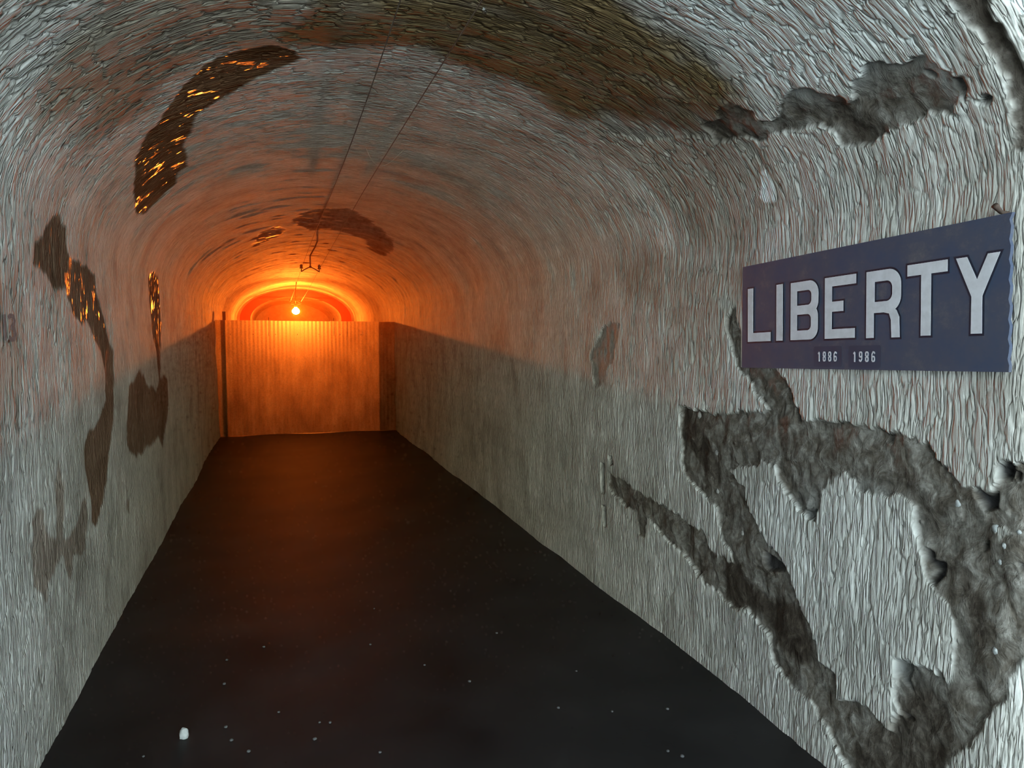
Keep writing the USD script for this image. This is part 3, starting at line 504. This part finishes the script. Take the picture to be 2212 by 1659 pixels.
def figures(text, u0, u1, v0, v1):
    n = len(text); pit = (u1 - u0) / (n - .25); out = []
    for i, ch in enumerate(text):
        a = affinity.scale(digit(ch), pit * .95, v1 - v0, origin=(0, 0)); out.append(affinity.translate(a, u0 + i * pit, v0))
    return out
DEEP = simple('deep_navy_paint', (.030, .042, .078), .6)
for txt, (u0, u1, v0, v1) in (('1886', (.482, .588, .028, .0645)), ('1986', (.662, .770, .0265, .063))):
    ps = figures(txt, u0, u1, v0, v1)
    g = extrude(sbox(u0 - .012, v0 - .012, u1 + .012, v1 + .012).buffer(.008), .0003); g.apply_translation((0, 0, .0001)); obj('number_ground', g, DEEP, board)
    for ch, p in zip(txt, ps):
        g = extrude(p, .0008); g.apply_translation((0, 0, .0005)); tag(obj('digit', g, LETTER, board), 'small stencilled figure ' + ch)
def on_surface(s, t, d=0.0): return surf(np.array(s), np.array(t), d)
def ground(s, t):                            # the built relief at (s, t)
    i, j = np.abs(S - s).argmin(), np.abs(T - t).argmin(); return V[i, j], NRM[i, j]
c, n_ = ground(1.935, .0)
nl = tube([c - n_ * .03, c + n_ * .03 + [0, -.003, .004], c + n_ * .055 + [0, -.004, .02]], [.006, .006, .009], 8)
tag(obj('nail', nl, IRON, None, True), 'rusty iron nail at the upper right corner of the blue board', 'nail')

# ------------------------------------------------------------------ stones left in the bared wall, painted number, drip
QUARTZ = simple('white_quartz', (.28, .29, .29), .6, noise=.15, scale=60, bump=.002)
GREYSTONE = simple('grey_stone', (.20, .19, .175), .8, noise=.25, scale=50, bump=.003)
for s, t, r, mt, sd in ((1.217, 1.538, .026, GREYSTONE, 1), (1.089, .138, .018, QUARTZ, 2), (.730, 1.188, .02, GREYSTONE, 3), (1.041, .016, .02, QUARTZ, 4), (.688, -.008, .017, QUARTZ, 5), (1.062, 1.385, .022, GREYSTONE, 6),
                        (.879, 1.391, .018, GREYSTONE, 7), (1.0, -.02, .013, QUARTZ, 8), (.95, .0, .012, QUARTZ, 9), (1.05, -.06, .011, QUARTZ, 10)):
    c, n_ = ground(s, t); st = rock(r * .6, sd, 2, (.8, 1, 1.2)); st.apply_translation(c + n_ * r * -.15)
    tag(obj('embedded_stone', st, mt, side_prim['wall_right'], True), 'pale stone set in the bared wall' if mt is QUARTZ else 'grey stone set in the bared wall')
FADED = simple('faded_stencil_paint', (.13, .115, .115), .85, noise=.3, scale=60)
def wall_decal(poly, s, t, scale, name, prim):     # flat paint on the left wall; u runs deeper into the tunnel seen from inside as rightward
    g = extrude(poly, .001); v = g.vertices.copy()
    c, n_ = ground(s, t); w = np.stack([np.full(len(v), c[0] + .006) + v[:, 2], c[1] + v[:, 0] * scale[0], c[2] + v[:, 1] * scale[1]], -1)
    g = trimesh.Trimesh(w, g.faces[:, ::-1], process=False); return tag(obj(name, g, FADED, prim), 'faded dark painted number 13')
three = unary_union([LineString([(.05, .88), (.2, .97), (.42, .95), (.5, .78), (.4, .58), (.22, .52)]).buffer(.085, cap_style=2), LineString([(.22, .52), (.44, .46), (.53, .25), (.4, .05), (.18, .04), (.04, .14)]).buffer(.085, cap_style=2)])
num = unary_union([LineString([(0, 0), (0, 1)]).buffer(.085, cap_style=2), affinity.translate(three, .24, 0)])
wall_decal(num, 5.925, 1.265, (.13, .086), 'painted_number', side_prim['wall_left'])
DROP = mat('water', {'p': ('principled_bsdf', dict(base_color=(1, 1, 1), roughness=.02, transmission_weight=1., ior=1.33))}, [])
c, n_ = ground(3.549, 1.101)
dr = lathe([(0, -.022), (.006, -.02), (.009, -.013), (.008, -.004), (.005, .006), (.004, .016), (0, .018)], 16); dr.apply_translation(c + [0, 0, -.004])
tag(obj('water_drop', dr, DROP, None, True), 'glinting water drop hanging from the stained vault', 'drop')
def vault_pt(s, t, drop): return ground(s, t)[0] + np.array([0, 0, -drop])
strand([vault_pt(3.72, 3.3, -.01), vault_pt(3.66, 3.3, .10), vault_pt(3.58, 3.25, .10), vault_pt(3.47, 3.2, -.01)], 'pale loose fibre sagging in a loop between the two overhead wires')

# ------------------------------------------------------------------ pebbles
PEB = simple('pale_pebble', (.055, .055, .058), .8, noise=.2, scale=80)
st = rock(.024, 33, 3, (.75, .6, 1.15)); st.apply_translation((-.376, 3.132, floor_z(-.376, 3.132) + .016))
tag(obj('white_stone', st, QUARTZ, None, True), 'bright white jagged stone chip alone on the dark floor', 'stone')
pts = [(.528, 4.305), (-.255, 3.834), (-.252, 3.576), (-.013, 3.232), (-.221, 3.171), (.148, 3.088), (.19, 3.07), (.123, 2.958), (.357, 2.782), (-.126, 2.947), (1.345, 3.188), (1.134, 2.885), (.83, 3.234), (.665, 3.469), (1.117, 3.757), (1.341, 2.785), (1.582, 2.741), (1.456, 2.407), (1.42, 2.452), (-.082, 3.934), (-.508, 3.036), (.444, 3.796), (-.194, 3.059)]
for i, (x, y) in enumerate(pts):
    r = .0055 + .0025 * ((i * 7) % 5) / 4; st = rock(r, 50 + i, 1); st.apply_translation((x, y, floor_z(x, y) + r * .35))
    tag(obj('pebble', st, PEB, None, True), 'tiny dull grey pebble scattered on the dark floor', 'pebble', 'tiny pebbles on the floor')

# ------------------------------------------------------------------ haze hanging in the tunnel
HZ = mat('haze', {'v': ('volume_coefficients', dict(scatter_coeffs=HAZE_SCATTER, absorption_coeffs=HAZE_SOAK, anisotropy=HAZE_G, phase='Henyey-Greenstein'))}, [], None, 'v.volume')
prof = Polygon([(XC + HW - .06, .02)] + [(XC + (HW - .06) * math.cos(k), SPRING + (RISE - .06) * math.sin(k)) for k in np.linspace(0, math.pi, 24)] + [(XC - HW + .06, .02)])
tag(obj('haze', upright(extrude(prof, Y_FACE - .08 - 1.6 * H), 1.6 * H), HZ), 'thin haze glowing orange around the lamp in the tunnel', 'haze', kind='stuff')
